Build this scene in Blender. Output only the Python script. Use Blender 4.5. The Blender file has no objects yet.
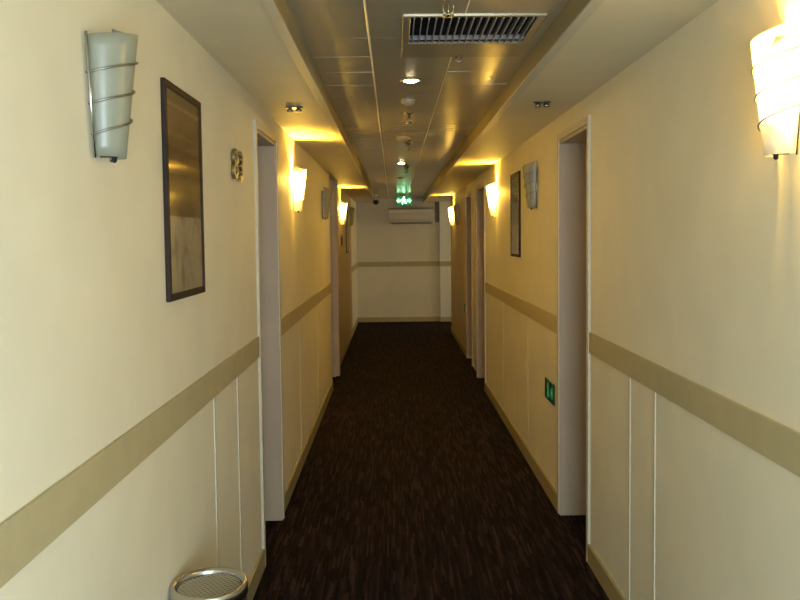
import bpy, bmesh, math, random
from mathutils import Vector, Matrix
random.seed(7)
S = bpy.context.scene
COL = S.collection
PI = math.pi

# ---------------------------------------------------------------- camera
YAW, PITCH, ROLL, SHIFT, F = 0.0075, 0.0534, 0.0113, -19.54, 800.0
cam_d = bpy.data.cameras.new('camera'); cam = bpy.data.objects.new('camera', cam_d); COL.objects.link(cam)
fw = Vector((math.sin(YAW)*math.cos(PITCH), math.cos(YAW)*math.cos(PITCH), -math.sin(PITCH)))
rt = Vector((math.cos(YAW), -math.sin(YAW), 0)); dn = fw.cross(rt)
c_, s_ = math.cos(ROLL), math.sin(ROLL)
r2 = rt*c_ + dn*s_; d2 = dn*c_ - rt*s_
M = Matrix((r2, -d2, -fw)).transposed().to_4x4(); M.translation = Vector((0, 0, 1.6))
cam.matrix_world = M
cam_d.sensor_width = 36; cam_d.lens = 36*F/800
cam_d.shift_y = SHIFT/800
cam_d.clip_start = .02
S.camera = cam

# ---------------------------------------------------------------- world, daylight, exposure
S.view_settings.view_transform = 'Standard'; S.view_settings.look = 'None'
S.view_settings.gamma = 1; S.view_settings.use_curve_mapping = False
S.view_settings.exposure = 0.0
W = bpy.data.worlds.new('world'); S.world = W; W.use_nodes = True
W.node_tree.nodes['Background'].inputs[0].default_value = (.55, .68, 1, 1)
W.node_tree.nodes['Background'].inputs[1].default_value = .3

def area(name, loc, aim, sx, sy, power, col, spread=PI):
    d = bpy.data.lights.new(name, 'AREA'); d.shape = 'RECTANGLE'; d.size = sx; d.size_y = sy
    d.energy = power; d.color = col; d.spread = spread
    o = bpy.data.objects.new(name, d); COL.objects.link(o); o.location = loc
    o.rotation_euler = (Vector(aim)-Vector(loc)).to_track_quat('-Z', 'Y').to_euler()
    return o
# daylight from added, unseen windows behind the camera and in the far alcove
area('daylight_rear', (.36, -.98, 1.15), (.1, 5, 1.0), .95, 1.3, 74.0, (.76, .93, 1.06))
area('daylight_alcove', (3.85, 14.35, 1.5), (0, 14.4, 1.3), 1.0, 1.3, 21.0, (1, .88, .58))
WARM = (1, .575, .06)
SCONCE_W = 90.0

# ---------------------------------------------------------------- materials
def nodes(name):
    m = bpy.data.materials.new(name); m.use_nodes = True
    nt = m.node_tree; return m, nt, nt.nodes['Principled BSDF']
def mat(name, col, rough=.6, metal=0, noise=0, nscale=8, bump=0, bscale=200, spec=.5, emit=None, estr=0):
    m, nt, b = nodes(name)
    b.inputs['Base Color'].default_value = (*col, 1); b.inputs['Roughness'].default_value = rough
    b.inputs['Metallic'].default_value = metal; b.inputs['Specular IOR Level'].default_value = spec
    tc = nt.nodes.new('ShaderNodeTexCoord')
    if noise:
        n = nt.nodes.new('ShaderNodeTexNoise'); n.inputs['Scale'].default_value = nscale; n.inputs['Detail'].default_value = 4
        nt.links.new(tc.outputs['Object'], n.inputs['Vector'])
        r = nt.nodes.new('ShaderNodeValToRGB'); r.color_ramp.elements[0].position = .3; r.color_ramp.elements[1].position = .7
        r.color_ramp.elements[0].color = (*[max(0, v*(1-noise)) for v in col], 1)
        r.color_ramp.elements[1].color = (*[min(1, v*(1+noise)) for v in col], 1)
        nt.links.new(n.outputs['Fac'], r.inputs['Fac']); nt.links.new(r.outputs['Color'], b.inputs['Base Color'])
    if bump:
        n = nt.nodes.new('ShaderNodeTexNoise'); n.inputs['Scale'].default_value = bscale
        nt.links.new(tc.outputs['Object'], n.inputs['Vector'])
        bp = nt.nodes.new('ShaderNodeBump'); bp.inputs['Strength'].default_value = bump; bp.inputs['Distance'].default_value = .002
        nt.links.new(n.outputs['Fac'], bp.inputs['Height']); nt.links.new(bp.outputs['Normal'], b.inputs['Normal'])
    if emit:
        b.inputs['Emission Color'].default_value = (*emit, 1); b.inputs['Emission Strength'].default_value = estr
    return m
CREAM = mat('cream_wallpaper', (.80, .75, .585), .62, noise=.03, nscale=5, bump=.25, bscale=260)
CREAMT = mat('pale_casing_paint', (.64, .59, .46), .45)
ENDW = mat('end_wall_paint', (.78, .74, .62), .7, noise=.03, nscale=3)
WHITE = mat('white_paint', (.80, .78, .70), .6)
OLIVE = mat('olive_band', (.47, .41, .24), .55, noise=.05, nscale=12)
SOFFIT = mat('soffit_paint', (.68, .61, .42), .6, noise=.03, nscale=4)
STEP = mat('step_trim_paint', (.56, .51, .38), .5)
JAMB = mat('mauve_door_frame', (.52, .41, .29), .5, noise=.05, nscale=3)
DOOR = mat('door_veneer', (.24, .17, .13), .45, noise=.12, nscale=6)
CHROME = mat('brushed_steel', (.55, .54, .52), .22, 1)
DULLM = mat('dull_metal', (.35, .33, .29), .35, 1)
BRASS = mat('aged_nickel', (.50, .45, .33), .2, 1)
BLACK = mat('black_plastic', (.012, .012, .015), .4)
BLKENAM = mat('black_enamel', (.008, .008, .014), .25)
FRAME = mat('dark_frame_wood', (.026, .016, .013), .6, noise=.2, nscale=20, spec=.25)
ACW = mat('ac_plastic', (.66, .60, .50), .4)
GREY = mat('grey_louvre', (.30, .28, .29), .45)
DARK = mat('duct_dark', (.01, .008, .008), .9)
GREEN = mat('green_sign', (.0, .16, .06), .35, emit=(.0, .35, .12), estr=.12)
GREEND = mat('green_low_sign', (.0, .05, .02), .35, emit=(.0, .25, .08), estr=.02)
SIGNW = mat('sign_pictogram', (.6, 1, .75), .5, emit=(.45, 1, .62), estr=6)
SIGNW2 = mat('low_sign_pictogram', (.1, .45, .25), .5, emit=(.05, .8, .3), estr=.12)
CHAR = mat('number_metal', (.34, .28, .16), .3, 1)
LAMPON = mat('bulb_glow', (1, .9, .7), .4, emit=(1, .80, .42), estr=60)
DLON = mat('downlight_glow', (1, .9, .7), .4, emit=(1, .78, .42), estr=45)

def panel_mat():
    m, nt, b = nodes('pressed_metal_panel')
    tc = nt.nodes.new('ShaderNodeTexCoord')
    n = nt.nodes.new('ShaderNodeTexNoise'); n.inputs['Scale'].default_value = 3; n.inputs['Detail'].default_value = 2
    nt.links.new(tc.outputs['Object'], n.inputs['Vector'])
    r = nt.nodes.new('ShaderNodeValToRGB')
    r.color_ramp.elements[0].color = (.45, .40, .29, 1); r.color_ramp.elements[1].color = (.52, .46, .33, 1)
    nt.links.new(n.outputs['Fac'], r.inputs['Fac']); nt.links.new(r.outputs['Color'], b.inputs['Base Color'])
    b.inputs['Metallic'].default_value = .4; b.inputs['Roughness'].default_value = .24
    bp = nt.nodes.new('ShaderNodeBump'); bp.inputs['Strength'].default_value = .2; bp.inputs['Distance'].default_value = .006
    mp = nt.nodes.new('ShaderNodeMapping'); mp.inputs['Scale'].default_value = (2, 10, 1)
    n2 = nt.nodes.new('ShaderNodeTexNoise'); n2.inputs['Scale'].default_value = 1.2
    nt.links.new(tc.outputs['Object'], mp.inputs[0]); nt.links.new(mp.outputs[0], n2.inputs['Vector'])
    nt.links.new(n2.outputs['Fac'], bp.inputs['Height']); nt.links.new(bp.outputs['Normal'], b.inputs['Normal'])
    return m
PANEL = panel_mat()

def carpet_mat():
    m, nt, b = nodes('streaked_carpet')
    tc = nt.nodes.new('ShaderNodeTexCoord')
    def streak(sx, sy, seed, x):
        # strips running along the corridor, each strip shifted so that the dashes do not line up
        sep = nt.nodes.new('ShaderNodeSeparateXYZ'); nt.links.new(tc.outputs['Object'], sep.inputs[0])
        mx = nt.nodes.new('ShaderNodeMath'); mx.operation = 'MULTIPLY'; mx.inputs[1].default_value = sx
        nt.links.new(sep.outputs['X'], mx.inputs[0])
        fl = nt.nodes.new('ShaderNodeMath'); fl.operation = 'FLOOR'; nt.links.new(mx.outputs[0], fl.inputs[0])
        wn = nt.nodes.new('ShaderNodeTexWhiteNoise'); wn.noise_dimensions = '1D'; nt.links.new(fl.outputs[0], wn.inputs['W'])
        my = nt.nodes.new('ShaderNodeMath'); my.operation = 'MULTIPLY'; my.inputs[1].default_value = sy
        nt.links.new(sep.outputs['Y'], my.inputs[0])
        ad = nt.nodes.new('ShaderNodeMath'); ad.operation = 'MULTIPLY_ADD'; ad.inputs[1].default_value = 7 + seed
        nt.links.new(wn.outputs['Value'], ad.inputs[0]); nt.links.new(my.outputs[0], ad.inputs[2])
        fy = nt.nodes.new('ShaderNodeMath'); fy.operation = 'FLOOR'; nt.links.new(ad.outputs[0], fy.inputs[0])
        cb = nt.nodes.new('ShaderNodeCombineXYZ'); nt.links.new(fl.outputs[0], cb.inputs[0]); nt.links.new(fy.outputs[0], cb.inputs[1])
        cb.inputs[2].default_value = seed
        w = nt.nodes.new('ShaderNodeTexWhiteNoise'); w.noise_dimensions = '3D'; nt.links.new(cb.outputs[0], w.inputs['Vector'])
        return w
    w1 = streak(95, 7, 1, 0); w2 = streak(60, 3.2, 5, 0)
    r = nt.nodes.new('ShaderNodeValToRGB'); cr = r.color_ramp; cr.interpolation = 'CONSTANT'
    cols = [(0, (.003, .0015, .003)), (.22, (.010, .006, .0085)), (.45, (.020, .012, .014)), (.65, (.006, .004, .006)), (.8, (.032, .020, .019)), (.93, (.012, .009, .018))]
    cr.elements[0].position = 0; cr.elements[0].color = (*cols[0][1], 1); cr.elements[1].position = cols[1][0]; cr.elements[1].color = (*cols[1][1], 1)
    for p_, c in cols[2:]:
        e = cr.elements.new(p_); e.color = (*c, 1)
    nt.links.new(w1.outputs['Value'], r.inputs['Fac'])
    mix = nt.nodes.new('ShaderNodeMix'); mix.data_type = 'RGBA'; mix.blend_type = 'MULTIPLY'; mix.inputs[0].default_value = .45
    nt.links.new(r.outputs['Color'], mix.inputs[6]); nt.links.new(w2.outputs['Value'], mix.inputs[7])
    nt.links.new(mix.outputs[2], b.inputs['Base Color'])
    b.inputs['Roughness'].default_value = .95; b.inputs['Specular IOR Level'].default_value = .1
    n = nt.nodes.new('ShaderNodeTexNoise'); n.inputs['Scale'].default_value = 400; nt.links.new(tc.outputs['Object'], n.inputs['Vector'])
    bp = nt.nodes.new('ShaderNodeBump'); bp.inputs['Strength'].default_value = .5; bp.inputs['Distance'].default_value = .004
    nt.links.new(n.outputs['Fac'], bp.inputs['Height']); nt.links.new(bp.outputs['Normal'], b.inputs['Normal'])
    return m
CARPET = carpet_mat()

def frosted(name, col, clear, gloss=.25):
    m = bpy.data.materials.new(name); m.use_nodes = True; nt = m.node_tree; nt.nodes.clear()
    out = nt.nodes.new('ShaderNodeOutputMaterial')
    tl = nt.nodes.new('ShaderNodeBsdfTranslucent'); tl.inputs[0].default_value = (*col, 1)
    df = nt.nodes.new('ShaderNodeBsdfDiffuse'); df.inputs[0].default_value = (*col, 1)
    tr = nt.nodes.new('ShaderNodeBsdfTransparent'); gl = nt.nodes.new('ShaderNodeBsdfGlossy'); gl.inputs['Roughness'].default_value = .3
    a = nt.nodes.new('ShaderNodeMixShader'); a.inputs[0].default_value = .45
    nt.links.new(tl.outputs[0], a.inputs[1]); nt.links.new(df.outputs[0], a.inputs[2])
    b = nt.nodes.new('ShaderNodeMixShader'); b.inputs[0].default_value = clear
    nt.links.new(a.outputs[0], b.inputs[1]); nt.links.new(tr.outputs[0], b.inputs[2])
    c = nt.nodes.new('ShaderNodeMixShader'); c.inputs[0].default_value = .05
    nt.links.new(b.outputs[0], c.inputs[1]); nt.links.new(gl.outputs[0], c.inputs[2])
    nt.links.new(c.outputs[0], out.inputs[0]); return m
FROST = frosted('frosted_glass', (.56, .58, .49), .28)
FROST_LIT = frosted('frosted_glass_lit', (.95, .93, .86), .38)  # same glass as the unlit shades, coloured paler to look lit

def glass_pane():
    m = bpy.data.materials.new('picture_glass'); m.use_nodes = True; nt = m.node_tree; nt.nodes.clear()
    out = nt.nodes.new('ShaderNodeOutputMaterial')
    tr = nt.nodes.new('ShaderNodeBsdfTransparent'); gl = nt.nodes.new('ShaderNodeBsdfGlossy'); gl.inputs['Roughness'].default_value = .06
    lw = nt.nodes.new('ShaderNodeLayerWeight'); lw.inputs['Blend'].default_value = .5; pw = nt.nodes.new('ShaderNodeMath'); pw.operation = 'POWER'; pw.inputs[1].default_value = 5; nt.links.new(lw.outputs['Facing'], pw.inputs[0]); fr = nt.nodes.new('ShaderNodeMath'); fr.operation = 'MULTIPLY_ADD'; fr.inputs[1].default_value = .9; fr.inputs[2].default_value = .04; nt.links.new(pw.outputs[0], fr.inputs[0])
    mx = nt.nodes.new('ShaderNodeMixShader'); nt.links.new(fr.outputs[0], mx.inputs[0])
    nt.links.new(tr.outputs[0], mx.inputs[1]); nt.links.new(gl.outputs[0], mx.inputs[2]); nt.links.new(mx.outputs[0], out.inputs[0])
    return m
GLASS = glass_pane()

# ---------------------------------------------------------------- mesh helpers
def box(bm, x0, x1, y0, y1, z0, z1):
    v = [bm.verts.new((x, y, z)) for x in (x0, x1) for y in (y0, y1) for z in (z0, z1)]
    for f in ((0, 1, 3, 2), (4, 6, 7, 5), (0, 4, 5, 1), (2, 3, 7, 6), (0, 2, 6, 4), (1, 5, 7, 3)):
        bm.faces.new([v[i] for i in f])
def B(*boxes):
    bm = bmesh.new()
    for b in boxes: box(bm, *b)
    return bm
def tube(bm, pts, r, seg=8, cap=True):
    pts = [Vector(p) for p in pts]; rings = []
    for i, p in enumerate(pts):
        t = (pts[min(i+1, len(pts)-1)]-pts[max(i-1, 0)]).normalized()
        a = t.orthogonal().normalized() if i == 0 else (a0 - t*a0.dot(t)).normalized()
        a0 = a; b = t.cross(a)
        rings.append([bm.verts.new(p+(a*math.cos(2*PI*k/seg)+b*math.sin(2*PI*k/seg))*r) for k in range(seg)])
    for A, Bq in zip(rings, rings[1:]):
        for k in range(seg): bm.faces.new((A[k], A[(k+1) % seg], Bq[(k+1) % seg], Bq[k]))
    if cap: bm.faces.new(rings[0][::-1]); bm.faces.new(rings[-1])
def lathe(bm, prof, c=(0, 0, 0), seg=32, smooth=True):
    rings = []
    for r, z in prof:
        if r < 1e-6: rings.append([bm.verts.new((c[0], c[1], c[2]+z))])
        else: rings.append([bm.verts.new((c[0]+r*math.cos(2*PI*k/seg), c[1]+r*math.sin(2*PI*k/seg), c[2]+z)) for k in range(seg)])
    for A, Q in zip(rings, rings[1:]):
        for k in range(seg):
            k2 = (k+1) % seg
            f = [A[k % len(A)], A[k2 % len(A)], Q[k2 % len(Q)], Q[k % len(Q)]]
            u = []
            for v in f:
                if v not in u: u.append(v)
            if len(u) > 2: bm.faces.new(u)
def obj(name, bm, m, parent=None, smooth=False, bevel=0, seg=2):
    bmesh.ops.recalc_face_normals(bm, faces=bm.faces[:])
    me = bpy.data.meshes.new(name); bm.to_mesh(me); bm.free()
    for mm in (m if isinstance(m, (list, tuple)) else [m]): me.materials.append(mm)
    if smooth:
        for p in me.polygons: p.use_smooth = True
    o = bpy.data.objects.new(name, me); COL.objects.link(o)
    if parent: o.parent = parent
    if bevel:
        b = o.modifiers.new('bevel', 'BEVEL'); b.width = bevel; b.segments = seg; b.limit_method = 'ANGLE'
    return o
def struct(name, bm, m, **k):
    o = obj(name, bm, m, **k)
    if not k.get('parent'): o['kind'] = 'structure'
    return o
def thing(name, label, cat, loc=(0, 0, 0), rz=0, group=None):
    o = bpy.data.objects.new(name, None); COL.objects.link(o); o.empty_display_size = .05
    o.location = loc; o.rotation_euler = (0, 0, rz); o['label'] = label; o['category'] = cat
    if group: o['group'] = group
    return o
def dup(root, loc, rz, label):
    r = root.copy(); COL.objects.link(r); r.location = loc; r.rotation_euler = (0, 0, rz); r['label'] = label
    for ch in list(root.children):
        c = ch.copy(); COL.objects.link(c); c.parent = r
        for g in list(ch.children):
            d = g.copy(); COL.objects.link(d); d.parent = c
    return r

# ---------------------------------------------------------------- the corridor shell
ZS, ZR, ZR2 = 2.27, 2.35, 2.35        # soffit, first tray, second tray
LA, LB, LC = -.657, -.668, -.70        # left wall planes: near, middle, far
RA, RB, RC = .943, .943, .965
TOP = 2.5
DH = 2.135                              # door opening height
YB, YE = -1.1, 15.2
# openings (y0, y1) on either side
DL = [(3.86, 4.50), (8.45, 9.20)]
DR = [(3.86, 4.52), (8.25, 9.02), (9.85, 10.50)]

struct('floor', B((-1.6, 4.3, YB-.3, YE+.3, -.1, 0)), CARPET)
t = .28                                 # wall thickness seen in the reveals
struct('wall_left', B((LA-t, LA, YB, DL[0][0], 0, TOP), (LA-t, LA, DL[0][0], DL[0][1], DH, TOP),
                      (LB-t, LB, DL[0][1], DL[1][0], 0, TOP), (LC-t, LC, DL[1][0], DL[1][1], DH, TOP),
                      (LC-t, LC, DL[1][1], YE+.1, 0, TOP)), CREAM)
RE = 13.45                              # the right wall stops here, an alcove with an added window follows
struct('wall_right', B((RA, RA+t, YB, DR[0][0], 0, TOP), (RA, RA+t, DR[0][0], DR[0][1], DH, TOP),
                       (RB, RB+t, DR[0][1], DR[1][0], 0, TOP), (RB, RB+t, DR[1][0], DR[1][1], DH, TOP),
                       (RC, RC+t, DR[1][1], DR[2][0], 0, TOP), (RC, RC+t, DR[2][0], DR[2][1], DH, TOP),
                       (RC, RC+t, DR[2][1], RE, 0, TOP), (RC+t, 4.1, RE-.12, RE, 0, TOP)), CREAM)
struct('wall_end', B((LC-t, 4.2, YE, YE+.12, 0, TOP)), ENDW)
struct('wall_end_pier', B((.875, 1.6, YE-.07, YE, 0, TOP)), WHITE)
bpy.data.objects['wall_end_pier'].name = 'trim_1'
# alcove wall with the opening for an added, unseen window
struct('wall_alcove', B((4.0, 4.12, RE-.12, YE+.12, 0, .85), (4.0, 4.12, RE-.12, YE+.12, 2.15, TOP),
                        (4.0, 4.12, RE-.12, 13.75, .85, 2.15), (4.0, 4.12, 14.95, YE+.12, .85, 2.15)), WHITE)
def window(name, along_x, c, fx, w, z0, z1):
    fr = bmesh.new(); pn = bmesh.new()
    def bb(bm, a0, a1, d0, d1, z0_, z1_):
        if along_x: box(bm, a0, a1, fx+d0, fx+d1, z0_, z1_)
        else: box(bm, fx+d0, fx+d1, a0, a1, z0_, z1_)
    for a0, a1, q0, q1 in ((c-w/2, c-w/2+.05, z0, z1), (c+w/2-.05, c+w/2, z0, z1), (c-w/2+.05, c+w/2-.05, z0, z0+.05), (c-w/2+.05, c+w/2-.05, z1-.05, z1), (c-.02, c+.02, z0+.05, z1-.05)):
        bb(fr, a0, a1, 0, .05, q0, q1)
    bb(pn, c-w/2+.05, c+w/2-.05, .02, .026, z0+.05, z1-.05)
    o = struct(name, fr, WHITE); p = obj('pane', pn, GLASS, o)
window('added_window_1', False, 14.35, 4.04, 1.2, .85, 2.15)  # added window, out of view, to brighten the far end
struct('wall_back', B((LA-t, -.16, YB-.12, YB, 0, TOP), (.88, RA+t, YB-.12, YB, 0, TOP), (-.16, .88, YB-.12, YB, 0, .45), (-.16, .88, YB-.12, YB, 1.85, TOP)), CREAM)
window('added_window_2', True, .36, YB-.09, 1.04, .45, 1.85)  # added window, out of view, to brighten the near walls

# soffits: a ring of lowered ceiling around two shallow trays
XL, XR = -.335, .575
TY = (YE,)
struct('ceiling', B((LC-t, XL, YB, YE, ZS, TOP), (XR, RC+t, YB, RE, ZS, TOP), 
                    (XR, 4.1, RE, YE, ZS, TOP)), SOFFIT)
# metal tray panels, each with its own slight set
bm = bmesh.new()
xs = [XL, -.083, .25, XR]; y = YB; rnd = random.Random(3)
ys = [2.68 + .31*k for k in range(-17, 45)]; ys = [q+.06 for q in ys]
ys = [q for q in ys if YB < q < TY[0]-.05] + [TY[0]]
ys = [YB] + ys
VX0, VX1, VY0, VY1 = .04, .53, 2.74, 3.36
for i in range(3):
    for a, b in zip(ys, ys[1:]):
        if i == 1 and a > 2.70 and b < 3.40: x0, x1 = xs[1], VX0
        elif i == 2 and a > 2.70 and b < 3.40: x0, x1 = VX1, xs[3]
        else: x0, x1 = xs[i], xs[i+1]
        g = .0006
        tx, ty = rnd.uniform(-.0008, .0008), rnd.uniform(-.0005, .0005)
        x0 += g; x1 -= g; a += g; b -= g
        co = [(x0, a, -tx-ty), (x1, a, tx-ty), (x1, b, tx+ty), (x0, b, -tx+ty)]
        lo = [bm.verts.new((p[0], p[1], ZR+p[2])) for p in co]
        hi = [bm.verts.new((p[0], p[1], ZR+.02)) for p in co]
        bm.faces.new(lo)
        for k in range(4): bm.faces.new((lo[k], lo[(k+1) % 4], hi[(k+1) % 4], hi[k]))
o = struct('ceiling_panels', bm, PANEL); o.name = 'ceiling.001'
struct('ceiling_void', B((XL, XR, YB, TY[0], 2.46, TOP)), DULLM).name = 'ceiling.002'
# exposed bright joint strips between the panel columns
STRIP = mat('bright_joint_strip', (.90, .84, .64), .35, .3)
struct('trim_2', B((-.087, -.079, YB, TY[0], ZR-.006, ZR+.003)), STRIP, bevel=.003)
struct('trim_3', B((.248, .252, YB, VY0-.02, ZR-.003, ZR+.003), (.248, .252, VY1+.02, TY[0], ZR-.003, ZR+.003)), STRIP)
# edge mouldings of the step
struct('trim_4', B((XL-.03, XL+.006, YB, TY[0]-.002, ZS-.006, ZS+.001), (XR-.006, XR+.03, YB, TY[0]-.002, ZS-.006, ZS+.001)), STEP)
struct('trim_13', B((XL+.0005, XL+.004, YB, YE, ZS+.003, ZR-.001), (XR-.004, XR-.0005, YB, YE, ZS+.003, ZR-.001)), mat('olive_brown_step_face', (.30, .25, .14), .6))
# dado bands and skirtings
def run(name, z0, z1, th, m):
    e = 0
    struct(name+'_left', B((LA, LA+th, YB, DL[0][0]-.035, z0, z1), (LB, LB+th, DL[0][1]+.035, DL[1][0]-.04, z0, z1),
                           (LC, LC+th, (DL[1][1]+.16 if z0 == 0 else 13.26), YE-.001, z0, z1)), m)
    struct(name+'_right', B((RA-th, RA, YB, DR[0][0]-.035, z0, z1), (RB-th, RB, DR[0][1]+.035, DR[1][0]-.04, z0, z1),
                            *([(RC-th, RC, DR[2][1]+.05, RE, z0, z1)] if z0 == 0 else [])), m)
BASE = mat('skirting_paint', (.34, .29, .15), .5)
run('baseboard', 0, .095, .012, BASE)
run('dado', 1.035, 1.135, .008, OLIVE)
bpy.data.objects['dado_left'].name = 'trim_5'; bpy.data.objects['dado_right'].name = 'trim_6'
struct('baseboard_end', B((LC, .875, YE-.012, YE, 0, .09), (.875, 1.6, YE-.082, YE-.07, 0, .09)), OLIVE)
struct('trim_7', B((LC+.01, .875, YE-.01, YE, 1.055, 1.145), (.875, 1.6, YE-.08, YE-.07, 1.055, 1.145)), OLIVE)
# thin raised joint beads on the lower walls and on the wall corners
bd = []
for yy in (2.87, 3.30): bd.append((LA, LA+.004, yy-.006, yy+.006, .095, 1.035))
for yy in (5.6, 6.9): bd.append((LB, LB+.0015, yy-.005, yy+.005, .095, 1.035))
struct('trim_8', B(*bd), CREAMT)
bd = []
for yy in (3.175, 2.867): bd.append((RA-.004, RA, yy-.006, yy+.006, .095, 1.035))
for yy in (5.62, 6.9): bd.append((RB-.0015, RB, yy-.005, yy+.005, .095, 1.035))
struct('trim_9', B(*bd), CREAMT)

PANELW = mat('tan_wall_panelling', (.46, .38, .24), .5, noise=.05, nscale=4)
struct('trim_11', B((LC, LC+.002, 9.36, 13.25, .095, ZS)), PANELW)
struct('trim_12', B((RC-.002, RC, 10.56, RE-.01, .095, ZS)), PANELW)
# doors: casing, reveal lining and a recessed leaf with its handle
def door(n, side, y0, y1, xw, proj=.0):
    s = side
    def X(a, b): return (xw+s*a, xw+s*b) if s > 0 else (xw-b, xw-a)   # a<b measured into the wall
    cz = bmesh.new(); g = .002
    for a, b, q0, q1, z0, z1 in ((-.012, .0, y0-.035, y0, 0, DH), (-.012, .0, y1, y1+.035, 0, DH), (-.012, .0, y0-.035, y1+.035, DH, DH+.035)):
        x = X(a, b); box(cz, x[0], x[1], q0, q1, z0, z1)
    root = struct('door_%d' % n, cz, CREAMT)
    ln = bmesh.new(); x = X(-.006, .276)
    box(ln, x[0], x[1], y0+g, y0+.02, 0, DH-.02); box(ln, x[0], x[1], y1-.02, y1-g, 0, DH-.02); box(ln, x[0], x[1], y0+g, y1-g, DH-.02, DH-g)
    # door stop
    x = X(.17, .195)
    box(ln, x[0], x[1], y0+.02, y0+.032, 0, DH-.032); box(ln, x[0], x[1], y1-.032, y1-.02, 0, DH-.032); box(ln, x[0], x[1], y0+.02, y1-.02, DH-.032, DH-.02)
    obj('jamb', ln, JAMB, root)
    lf = bmesh.new(); x = X(.197, .237); box(lf, x[0], x[1], y0+.023, y1-.023, .008, DH-.024)
    leaf = obj('door_leaf', lf, DOOR, root, bevel=.002)
    hb = bmesh.new(); x = X(.191, .197); box(hb, x[0], x[1], y0+.06, y0+.1, .93, 1.13)
    p = xw+s*.191
    tube(hb, [(p, y0+.08, 1.03), (p-s*.045, y0+.08, 1.03), (p-s*.05, y0+.09, 1.03), (p-s*.05, y0+.19, 1.03)], .008)
    obj('door_handle', hb, CHROME, leaf, smooth=False)
    return root
door(1, -1, *DL[0], LA); door(2, 1, *DR[0], RA); door(3, -1, *DL[1], LC); door(4, 1, *DR[1], RB); door(5, 1, *DR[2], RC)
# projecting far casing posts seen beside the farther doors
struct('trim_10', B((LC-.01, LC+.055, 9.237, 9.35, 0, ZS)), JAMB)

# ---------------------------------------------------------------- wall sconces
def make_sconce(label, lit, side):
    """origin on the wall, +x points into the corridor; z from 0 to .29"""
    H = .285
    root = thing('wall_sconce', label, 'wall lamp', group='half-cone glass wall sconces')
    bm = bmesh.new(); n = 20; rows = 10; grid = []
    for j in range(rows+1):
        tj = j/rows; row = []
        for i in range(n+1):
            a = -PI/2 + PI*i/n                       # -90 (near, -y) .. +90 (far, +y)
            zt = H - .03*(1-(i/n)) + .02*(i/n)**4 # slanted, rising rim
            zz = tj*zt; r = .046 + (.078-.046)*zz/H
            row.append(bm.verts.new((.012 + r*math.cos(a)*1.05, r*math.sin(a), zz)))
        grid.append(row)
    for j in range(rows):
        for i in range(n): bm.faces.new((grid[j][i], grid[j][i+1], grid[j+1][i+1], grid[j+1][i]))
    sh = obj('glass_shade', bm, FROST_LIT if lit else FROST, root, smooth=True)
    sd = sh.modifiers.new('thick', 'SOLIDIFY'); sd.thickness = .003
    if lit: sh['label'] = 'glowing frosted glass'
    # three wire turns climbing over the glass
    for k in range(3):
        bm = bmesh.new(); pts = []
        for i in range(25):
            u = i/24; a = -PI/2 - .1 + (PI+.2)*u
            zz = .045 + .065*k + .065*u
            r = .046 + .032*zz/H + .004
            pts.append((max(.004, .012 + r*math.cos(a)*1.05), r*math.sin(a), zz))
        tube(bm, pts, .0026, 6); obj('wire_band', bm, DULLM, root, smooth=True)
    for s in (-1, 1):
        bm = bmesh.new(); tube(bm, [(.010, s*.049, -.004), (.010, s*.079, H-.025)], .0035, 8); obj('side_rod', bm, CHROME, root, smooth=True)
    obj('back_plate', B((0, .006, -.035, .035, .02, H-.07)), CHROME if lit else WHITE, root, bevel=.002)
    bm = bmesh.new(); lathe(bm, [(0, -.012), (.006, -.008), (.006, .0), (.012, .004), (.012, .008), (0, .008)], (.035, 0, 0), 12)
    tube(bm, [(.004, 0, .004), (.035, 0, .004)], .003, 6)
    obj('finial', bm, BLACK, root, smooth=True)
    bm = bmesh.new(); lathe(bm, [(0, .012), (.013, .012), (.013, .07), (.025, .076), (.025, .080), (0, .080)], (.042, 0, 0), 14)  # wide flange on the socket added to dim the lower glass
    obj('socket', bm, WHITE, root)
    bm = bmesh.new()
    lathe(bm, [(.010, .07), (.017, .09), (.019, .115), (.019, .16), (.014, .185), (0, .195)], (.042, 0, 0), 16)
    obj('bulb', bm, WHITE if not lit else LAMPON, root, smooth=True)
    return root
LZ = 1.785
sc_off = make_sconce('unlit frosted half-cone wall sconce on the left wall, nearest, above the framed print', False, -1)
sc_off.location = (LA, 1.805, LZ)
lbl_off = ['unlit frosted wall sconce past the first left doorway, beyond the lit one',
           'unlit pale wall sconce at the far left end just before the end wall',
           'unlit frosted wall sconce on right wall between framed print and first doorway',
           'faint unlit wall sconce on far right wall just before the last lit sconce']
for (x, y_, rz), l in zip([(LB, 7.5, 0), (LC, 12.75, 0), (RB, 5.27, PI), (RC, 11.7, PI)], lbl_off):
    dup(sc_off, (x, y_, LZ if x != LC else LZ+.02), rz, l)

def slot_lamp(root_loc, sgn, power, k):
    """the lamp inside a lit sconce: a bulb light, which added mask blades narrow into a shaft"""
    x = root_loc[0] + sgn*.042; yv = root_loc[1]; z = root_loc[2]
    d = bpy.data.lights.new('sconce_bulb_light', 'POINT'); d.energy = power; d.color = WARM; d.shadow_soft_size = .022
    o = bpy.data.objects.new('sconce_bulb_light', d); COL.objects.link(o); o.location = (x, yv, z+.215)
    # the added mask blades open towards the near side
    return o
sc_on = make_sconce('lit warm glowing wall sconce past the first doorway on the left wall', True, -1)
def plate(bm, ya, za, yb, zb, x0=.008, x1=.072, th=.0015):
    v = []
    for x in (x0, x1):
        for (yy, zz) in ((ya, za), (ya+th, za), (yb+th, zb), (yb, zb)): v.append(bm.verts.new((x, yy, zz)))
    for f in ((0, 1, 2, 3), (7, 6, 5, 4), (0, 4, 5, 1), (1, 5, 6, 2), (2, 6, 7, 3), (3, 7, 4, 0)): bm.faces.new([v[i] for i in f])
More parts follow.
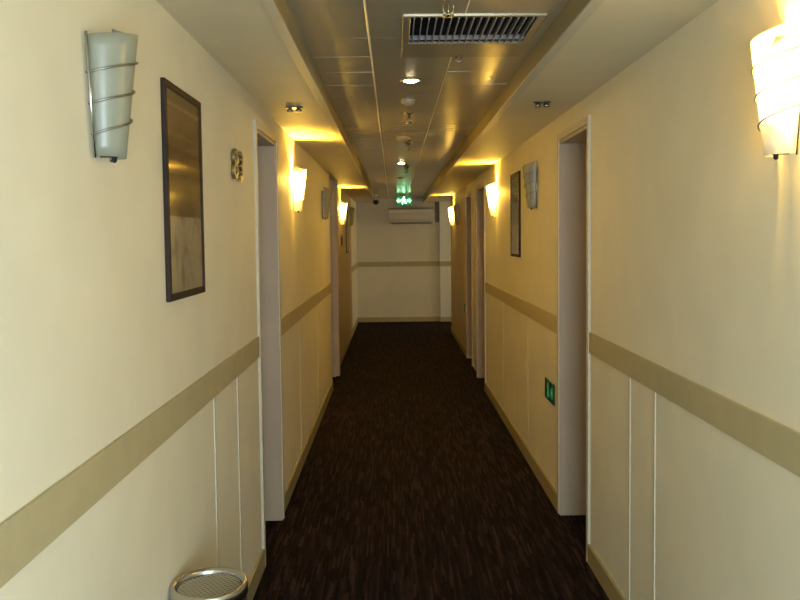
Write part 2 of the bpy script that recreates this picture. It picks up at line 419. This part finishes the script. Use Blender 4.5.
def beam_mask(near, k):  # added blades that cut the lamp's light into a narrow shaft
    bm = bmesh.new()
    if k: plate(bm, near*-.026, .20, near*-.026, .285)     # far blade, upright
    else: plate(bm, near*.030, .228, near*.066, .262)      # near blade, leaning out
    return bm
lit_spots = [(LB, 5.36, 0, 'lit warm glowing wall sconce past the first doorway on the left wall', 1.0),
             (LC, 10.6, 0, 'lit warm glowing wall sconce at the far left, above the dark wall switch', 1.0),
             (RA, 1.90, PI, 'large bright lit wall sconce at the upper right edge, nearest the viewer', .58),
             (RB, 7.30, PI, 'lit wall sconce on the right wall just beyond the narrow framed print', 1.0),
             (RC, 12.75, PI, 'small lit wall sconce at far end of right wall beside the air conditioner', 1.0)]
rm = {}
for nm, near in (('a', -1), ('b', 1)):
    for k in (0, 1):
        me_o = obj('beam_mask_blade', beam_mask(near, k), CHROME); rm[near, k] = me_o.data; bpy.data.objects.remove(me_o)
for i, (x, y_, rz, l, p) in enumerate(lit_spots):
    if i == 0: r = sc_on; r.location = (x, y_, LZ); r.rotation_euler = (0, 0, rz); r['label'] = l
    else: r = dup(sc_on, (x, y_, LZ), rz, l)
for (x, y_, rz, l, p) in lit_spots:
    r = [o for o in COL.objects if o.get('label') == l and o.type == 'EMPTY'][0]
    near = -1 if rz == 0 else 1
    for k in (0, 1):
        ro = bpy.data.objects.new('beam_mask_blade', rm[near, k]); COL.objects.link(ro); ro.parent = r
    slot_lamp((x, y_, LZ), 1 if rz == 0 else -1, SCONCE_W*p, 0)

# ---------------------------------------------------------------- tray ceiling fittings
def downlight(loc, label, lit, group=None):
    r = thing('recessed_downlight', label, 'ceiling light', loc, 0, 'small round recessed ceiling lights')
    bm = bmesh.new(); lathe(bm, [(.036, .012), (.036, -.002), (.040, -.006), (.050, -.005), (.053, 0), (.053, .006)], seg=28); obj('trim_ring', bm, CHROME, r, smooth=True)
    bm = bmesh.new(); lathe(bm, [(0, -.012), (.022, -.010), (.036, -.004), (.036, .004), (0, .004)] if lit else [(0, .01), (.036, .01)], seg=24); obj('lens', bm, DLON if lit else DULLM, r, smooth=True)
    if lit:
        d = bpy.data.lights.new('downlight_light', 'AREA'); d.shape = 'DISK'; d.size = .06; d.energy = 3.2; d.color = (1, .66, .2)
        o = bpy.data.objects.new('downlight_light', d); COL.objects.link(o); o.location = (loc[0], loc[1], loc[2]-.014)
    return r
downlight((.092, 3.857, ZR), 'lit round recessed downlight nearest, just beyond the ceiling vent', True)
downlight((.088, 8.09, ZR), 'smaller lit recessed downlight farther along, before the hanging green exit sign', True)
downlight((.09, 10.11, ZR), 'dark unlit recessed downlight just above the green hanging sign', False)
def disc(loc, label, name, cat, r0=.05, m=WHITE):
    bm = bmesh.new(); lathe(bm, [(r0, 0), (r0, -.008), (r0*.85, -.018), (r0*.5, -.026), (0, -.028)], seg=28)
    o = obj(name, bm, m, smooth=True); o.location = loc; o['label'] = label; o['category'] = cat; return o
OLDW = mat('aged_white_plastic', (.5, .42, .28), .4)
disc((.08, 6.02, ZR), 'round pale smoke detector on panelled ceiling between the two lit downlights', 'smoke_detector', 'smoke detector', .055, OLDW)
disc((.09, 4.42, ZR), 'flat round cover plate on ceiling panels just behind the nearest lit downlight', 'ceiling_cover_plate', 'cover plate', .04, OLDW)

def sprinkler(loc, label, sc=1.0):
    r = thing('fire_sprinkler', label, 'sprinkler', loc, 0, 'pendant sprinkler heads along the ceiling')
    bm = bmesh.new(); lathe(bm, [(0, 0), (.036*sc, 0), (.036*sc, -.004), (.022*sc, -.012), (.010, -.014), (.010, -.026), (0, -.026)], seg=24); obj('escutcheon', bm, DULLM, r, smooth=True)
    bm = bmesh.new()
    for s in (-1, 1): tube(bm, [(s*.007, 0, -.024), (s*.017, 0, -.036), (s*.015, 0, -.052), (0, 0, -.064)], .0024, 6)
    tube(bm, [(0, 0, -.026), (0, 0, -.062)], .003, 6)
    obj('yoke', bm, BRASS, r, smooth=True)
    bm = bmesh.new(); lathe(bm, [(0, -.062), (.018, -.063), (.019, -.066), (0, -.068)], seg=20); obj('deflector', bm, BRASS, r, smooth=True)
    return r
sprinkler((.178, 2.52, ZR), 'nearest pendant sprinkler head hanging in front of the ceiling vent', 1.1)
sprinkler((.103, 4.86, ZR), 'small pendant sprinkler head behind the nearest lit downlight', .9)
sprinkler((.128, 6.38, ZR), 'pendant sprinkler head just beyond the smoke detector', .9)
sprinkler((.145, 8.5, ZR), 'pendant sprinkler head above and before the green exit sign', .9)

# vent
v = thing('ceiling_vent', 'rectangular louvred air return vent with dark slots in panelled ceiling', 'vent', ((VX0+VX1)/2, (VY0+VY1)/2, ZR))
cx, cy = (VX0+VX1)/2, (VY0+VY1)/2
def R(b): return (b[0]-cx, b[1]-cx, b[2]-cy, b[3]-cy, b[4], b[5])
oy0, oy1, ox0, ox1 = VY0+.02, 3.12, VX0+.028, VX1-.03
VFR = mat('vent_frame_paint', (.40, .34, .23), .2, .4)
obj('frame', B(R((VX0, VX1, VY0, oy0, -.006, .004)), R((VX0, VX1, oy1, VY1, -.006, .004)), R((VX0, ox0, oy0, oy1, -.006, .004)), R((ox1, VX1, oy0, oy1, -.006, .004))), VFR, v, bevel=.003)
obj('duct_box', B(R((ox0, ox1, oy0, oy1, .055, .06)), R((ox0-.004, ox0, oy0, oy1, .004, .06)), R((ox1, ox1+.004, oy0, oy1, .004, .06)), R((ox0, ox1, oy0-.004, oy0, .004, .06)), R((ox0, ox1, oy1, oy1+.004, .004, .06))), DARK, v)
ns = 17
for i in range(ns):
    x = ox0-cx + (ox1-ox0)*(i+.5)/ns
    bm = bmesh.new(); q = [bm.verts.new((x+dx, yy-cy, zz)) for yy in (oy0, oy1) for dx, zz in ((-.0035, -.010), (.0005, -.010), (.0045, .018), (.0005, .018))]
    for f in ((0, 1, 2, 3), (7, 6, 5, 4), (0, 4, 5, 1), (1, 5, 6, 2), (2, 6, 7, 3), (3, 7, 4, 0)): bm.faces.new([q[k] for k in f])
    obj('slat', bm, GREY, v)
obj('cross_bar', B((ox0-cx, ox1-cx, oy1-cy-.055, oy1-cy-.048, -.004, .012)), GREY, v)
bm = bmesh.new(); tube(bm, [(-.02, VY1-cy-.05, -.012), (-.02, VY1-cy-.05, -.03), (-.01, VY1-cy-.05, -.036), (0, VY1-cy-.05, -.03), (0, VY1-cy-.05, -.012)], .003, 6)
obj('latch_ring', bm, DULLM, v, smooth=True)

# twin emergency spot fittings, unlit, on the soffits
def twin(loc, label):
    r = thing('twin_ceiling_spot', label, 'ceiling light', loc, 0, 'pair of twin fittings under the side soffits')
    bm = bmesh.new(); lathe(bm, [(.045, 0), (.045, -.004), (.038, -.007), (0, -.007)], seg=28)
    for vtx in bm.verts: vtx.co.y *= .75
    obj('base_plate', bm, DULLM, r, smooth=False)
    for s in (-1, 1):
        bm = bmesh.new(); lathe(bm, [(.008, -.006), (.014, -.012), (.016, -.024), (.013, -.026), (0, -.020)], (s*.022, 0, 0), 18); obj('spot_head', bm, DULLM, r, smooth=True)
    return r
SPC = twin((-.497, 4.115, ZS), 'small twin metal fitting under left soffit above the first doorway')
twin((.75, 4.035, ZS), 'small dark twin fitting under the right soffit above first right doorway')

# ---------------------------------------------------------------- framed prints
def print_mat(seed):
    m, nt, b = nodes('faded_print')
    tc = nt.nodes.new('ShaderNodeTexCoord'); sp = nt.nodes.new('ShaderNodeSeparateXYZ'); nt.links.new(tc.outputs['Object'], sp.inputs[0])
    r = nt.nodes.new('ShaderNodeValToRGB'); r.color_ramp.interpolation = 'CONSTANT'
    r.color_ramp.elements[0].position = 0; r.color_ramp.elements[0].color = (.50, .45, .33, 1)
    r.color_ramp.elements[1].position = .52; r.color_ramp.elements[1].color = (.13, .09, .05, 1)
    mr = nt.nodes.new('ShaderNodeMapRange'); mr.inputs['From Min'].default_value = -.33; mr.inputs['From Max'].default_value = .33
    nt.links.new(sp.outputs['Z'], mr.inputs['Value'])
    ad = nt.nodes.new('ShaderNodeMath'); ad.operation = 'ADD'; ad.inputs[1].default_value = .13; nt.links.new(mr.outputs[0], ad.inputs[0])
    nt.links.new(ad.outputs[0], r.inputs['Fac'])
    n = nt.nodes.new('ShaderNodeTexNoise'); n.inputs['Scale'].default_value = 14; n.inputs['Detail'].default_value = 5; nt.links.new(tc.outputs['Object'], n.inputs['Vector'])
    r2_ = nt.nodes.new('ShaderNodeValToRGB'); r2_.color_ramp.elements[0].position = .36; r2_.color_ramp.elements[0].color = (.35, .3, .22, 1); r2_.color_ramp.elements[1].position = .46; r2_.color_ramp.elements[1].color = (1, 1, 1, 1)
    nt.links.new(n.outputs['Fac'], r2_.inputs['Fac'])
    mx = nt.nodes.new('ShaderNodeMix'); mx.data_type = 'RGBA'; mx.blend_type = 'MULTIPLY'; mx.inputs[0].default_value = .7
    nt.links.new(r.outputs['Color'], mx.inputs[6]); nt.links.new(r2_.outputs['Color'], mx.inputs[7]); nt.links.new(mx.outputs[2], b.inputs['Base Color'])
    b.inputs['Roughness'].default_value = .5
    return m
PRINT = print_mat(1)
def picture(loc, rz, label, first=None):
    if first: return dup(first, loc, rz, label)
    w, h, b_, d = .215, .320, .022, .014
    r = thing('framed_print', label, 'picture', loc, rz, 'dark framed prints on the corridor walls')
    obj('frame', B((0, d, -w, -w+b_, -h, h), (0, d, w-b_, w, -h, h), (0, d, -w+b_, w-b_, -h, -h+b_), (0, d, -w+b_, w-b_, h-b_, h)), FRAME, r, bevel=.003)
    obj('print', B((.002, .008, -w+b_, w-b_, -h+b_, h-b_)), PRINT, r)
    obj('glass', B((.0105, .012, -w+b_, w-b_, -h+b_, h-b_)), GLASS, r)
    return r
p1 = picture((LA, 2.515, 1.742), 0, 'large dark framed print on left wall, brown above and pale below')
picture((RB, 6.14, 1.764), PI, 'narrow looking dark framed print on right wall beside the lit sconce', p1)
picture((LC, 11.95, 1.70), 0, 'small distant dark framed print on far left wall, edge-on beyond the switch', p1)

# ---------------------------------------------------------------- room number
def text_mesh(body, size, ext):
    cu = bpy.data.curves.new('t', 'FONT'); cu.body = body; cu.size = size; cu.extrude = ext; cu.bevel_depth = .0016
    cu.offset = .0; cu.align_x = 'CENTER'; cu.align_y = 'CENTER'
    to = bpy.data.objects.new('t', cu); COL.objects.link(to)
    bpy.context.view_layer.update()
    me = bpy.data.meshes.new_from_object(to.evaluated_get(bpy.context.evaluated_depsgraph_get()))
    bpy.data.objects.remove(to); return me
rn = thing('room_number', 'shiny metal room number on left wall beside the first doorway', 'sign', (LA, 3.37, 1.905))
for ch, dy in (('8', -.062), ('3', .062)):
    me = text_mesh(ch, .175, .006); me.materials.append(CHAR)
    o = bpy.data.objects.new('digit', me); COL.objects.link(o); o.parent = rn
    # stand the glyph on the wall, read from inside the corridor
    o.rotation_euler = (PI/2, 0, PI/2); o.location = (.009, dy, -.002)

# ---------------------------------------------------------------- exit signs
def runner(bm, x0, s, T, only=None):
    """little running figure and arrow in a w x h field; T maps (u, v, depth) to coordinates"""
    bm = only or bm
    def poly(pts, d0=0, d1=.0015):
        a = [bm.verts.new(T(u, v_, d1)) for u, v_ in pts]; b = [bm.verts.new(T(u, v_, d0)) for u, v_ in pts]
        bm.faces.new(a); bm.faces.new(b[::-1]); n = len(pts)
        for k in range(n): bm.faces.new((a[k], b[k], b[(k+1) % n], a[(k+1) % n]))
    def limb(p, q, w):
        p, q = Vector(p), Vector(q); n = (q-p).normalized(); o = Vector((-n.y, n.x))*w/2
        poly([tuple((p+o)), tuple((p-o)), tuple((q-o)), tuple((q+o))])
    if only: return poly, limb
    poly([(x0+s*(.04+.09*math.cos(2*PI*k/10)), s*(.36+.09*math.sin(2*PI*k/10))) for k in range(10)])
    limb((x0-s*.02, s*.26), (x0+s*.02, -s*.06), s*.17)
    limb((x0+s*.02, -s*.02), (x0-s*.17, -s*.17), s*.10); limb((x0-s*.15, -s*.14), (x0-s*.13, -s*.40), s*.09)
    limb((x0+s*.02, -s*.02), (x0+s*.14, -s*.22), s*.10); limb((x0+s*.12, -s*.2), (x0+s*.32, -s*.30), s*.09)
    limb((x0-s*.02, s*.22), (x0-s*.24, s*.12), s*.08); limb((x0, s*.22), (x0+s*.20, s*.06), s*.08)
    return poly, limb
hs = thing('hanging_exit_sign', 'glowing green hanging exit sign with white running figure and arrows near far end', 'exit sign', (.187, 13.75, 2.232))
obj('sign_box', B((-.142, .142, -.015, .015, -.08, .08)), GREEN, hs, bevel=.004)
bm = bmesh.new(); T = lambda u, v_, d: (u, -.0155-d, v_)
poly, limb = runner(bm, -.005, .155, T)
obj('running_figure', bm, SIGNW, hs)
for sg in (-1, 1):
    bm = bmesh.new(); poly, limb = runner(None, 0, 1, T, bm)
    limb((sg*.05, 0), (sg*.095, 0), .028); poly([(sg*.09, .038), (sg*.125, 0), (sg*.09, -.038)])
    obj('arrow', bm, SIGNW, hs)
for sx in (-.09, .09):
    bm = bmesh.new(); tube(bm, [(sx, 0, .08), (sx, 0, ZR2-2.232)], .004, 6); obj('hanger_rod', bm, DULLM, hs)
gl = bpy.data.lights.new('exit_sign_light', 'AREA'); gl.shape = 'RECTANGLE'; gl.size = .24; gl.size_y = .12; gl.energy = .12; gl.color = (.1, 1, .3)
glo = bpy.data.objects.new('exit_sign_light', gl); COL.objects.link(glo); glo.location = (.187, 13.72, 2.232); glo.rotation_euler = (PI/2, 0, 0)

def low_exit(loc, rz, label):
    r = thing('low_exit_sign', label, 'exit sign', loc, rz, 'low green exit signs')
    obj('sign_plate', B((0, .010, -.135, .135, -.062, .062)), GREEND, r, bevel=.003)
    bm = bmesh.new(); T = lambda u, v_, d: (.0102+d, u, v_)
    poly, limb = runner(bm, -.03, .115, T); obj('running_figure', bm, SIGNW2, r); bm = bmesh.new(); poly, limb = runner(None, 0, 1, T, bm); limb((.05, 0), (.09, 0), .025); poly([(.085, .035), (.12, 0), (.085, -.035)])
    obj('arrow', bm, SIGNW2, r); return r
le = low_exit((RB, 4.81, .66), PI, 'small green exit sign low on right wall by the first right doorway')
dup(le, (RC, 11.0, .63), PI, 'tiny distant green exit sign low on the far right wall')

# ---------------------------------------------------------------- far end objects
ac = thing('air_conditioner', 'beige split air conditioner mounted high on the end wall', 'air conditioner', (.335, YE, 1.86))
def prism(bm, prof, x0, x1):
    a = [bm.verts.new((x0, y_, z)) for y_, z in prof]; b = [bm.verts.new((x1, y_, z)) for y_, z in prof]
    bm.faces.new(a); bm.faces.new(b[::-1]); n = len(prof)
    for k in range(n): bm.faces.new((a[k], b[k], b[(k+1) % n], a[(k+1) % n]))
bm = bmesh.new(); prism(bm, [(0, .0), (0, .29), (-.15, .29), (-.185, .27), (-.20, .20), (-.20, .09), (-.17, .03), (-.11, .0)], -.43, .43)
obj('body', bm, ACW, ac, bevel=.008)
bm = bmesh.new(); prism(bm, [(-.195, .205), (-.188, .262), (-.192, .263), (-.203, .205)], -.41, .41); obj('front_panel', bm, WHITE, ac)
bm = bmesh.new(); prism(bm, [(-.173, .028), (-.118, .0), (-.122, -.006), (-.178, .020)], -.38, .38); obj('air_flap', bm, GREY, ac)
obj('intake_grille', B(*[(-.40, .40, -.148+.025*k, -.138+.025*k, .289, .293) for k in range(5)]), GREY, ac)
sh_box = obj('ac_shadow', B((.80, .865, YE-.055, YE, 1.885, 2.365)), mat('dark_ac_shadow', (.16, .13, .10), .6), bevel=.004)  # dark solid box in place of the shadow beside the unit
sh_box['label'] = 'dark box for the shadow at the right of the air conditioner'; sh_box['category'] = 'shadow'

cam_t = thing('security_camera', 'small black security camera under ceiling edge at the far left end', 'security camera', (-.30, 14.0, ZR2))
bm = bmesh.new(); lathe(bm, [(0, 0), (.035, 0), (.035, -.012), (0, -.012)], seg=20); tube(bm, [(0, 0, -.01), (0, 0, -.09)], .009, 8); obj('mount', bm, WHITE, cam_t)
bm = bmesh.new(); lathe(bm, [(0, -.085), (.030, -.09), (.050, -.108), (.052, -.13), (.040, -.155), (0, -.175)], seg=22); obj('camera_dome', bm, BLACK, cam_t, smooth=True)

sw = thing('wall_switch', 'dark rectangular switch panel on far left wall below the lit sconce', 'switch', (LC, 10.7, 1.565))
obj('switch_plate', B((0, .014, -.11, .11, -.075, .075)), BLACK, sw, bevel=.004)
obj('rocker', B((.014, .018, -.08, -.01, -.045, .045)), FRAME, sw); obj('rocker', B((.014, .018, .01, .08, -.045, .045)), FRAME, sw)

# ---------------------------------------------------------------- ash bin
bn = thing('ashtray_bin', 'black cylindrical bin with steel perforated ashtray top by left wall', 'bin', (-.5450, 2.27, 0))
RB_ = .108; HB = .612
bm = bmesh.new(); lathe(bm, [(0, .012), (RB_-.008, .012), (RB_-.002, .016), (RB_-.002, HB-.03), (0, HB-.03)], seg=48); obj('body', bm, BLKENAM, bn, smooth=False)
for p_ in bn.children[0].data.polygons: p_.use_smooth = abs(p_.normal.z) < .5
bm = bmesh.new(); lathe(bm, [(0, 0), (RB_-.006, 0), (RB_, .004), (RB_, .014), (0, .014)], seg=48); obj('base_ring', bm, DULLM, bn)
bm = bmesh.new()
lathe(bm, [(RB_-.002, HB-.04), (RB_+.002, HB-.036), (RB_+.002, HB-.012), (RB_+.001, HB-.004), (RB_-.004, HB), (RB_-.011, HB-.002), (RB_-.015, HB-.010), (RB_-.016, HB-.03)], seg=64)
obj('rim', bm, CHROME, bn, smooth=True)
bm = bmesh.new(); lathe(bm, [(RB_-.016, HB-.022), (RB_-.03, HB-.026), (.04, HB-.029), (0, HB-.029)], seg=48); obj('ash_tray', bm, mat('tray_dark_steel', (.03, .027, .025), .6, .3), bn, smooth=True)
bm = bmesh.new(); ra = RB_-.018
for k in range(-7, 8):
    u = k*.0125
    if abs(u) < ra-.003:
        l = math.sqrt(ra*ra-u*u); tube(bm, [(-l, u, HB-.016), (l, u, HB-.015)], .0021, 5); tube(bm, [(u, -l, HB-.0185), (u, l, HB-.0188)], .0021, 5)
g_ = obj('grate', bm, mat('grate_steel', (.42, .41, .38), .35, 1), bn); g_.rotation_euler = (0, 0, .65)
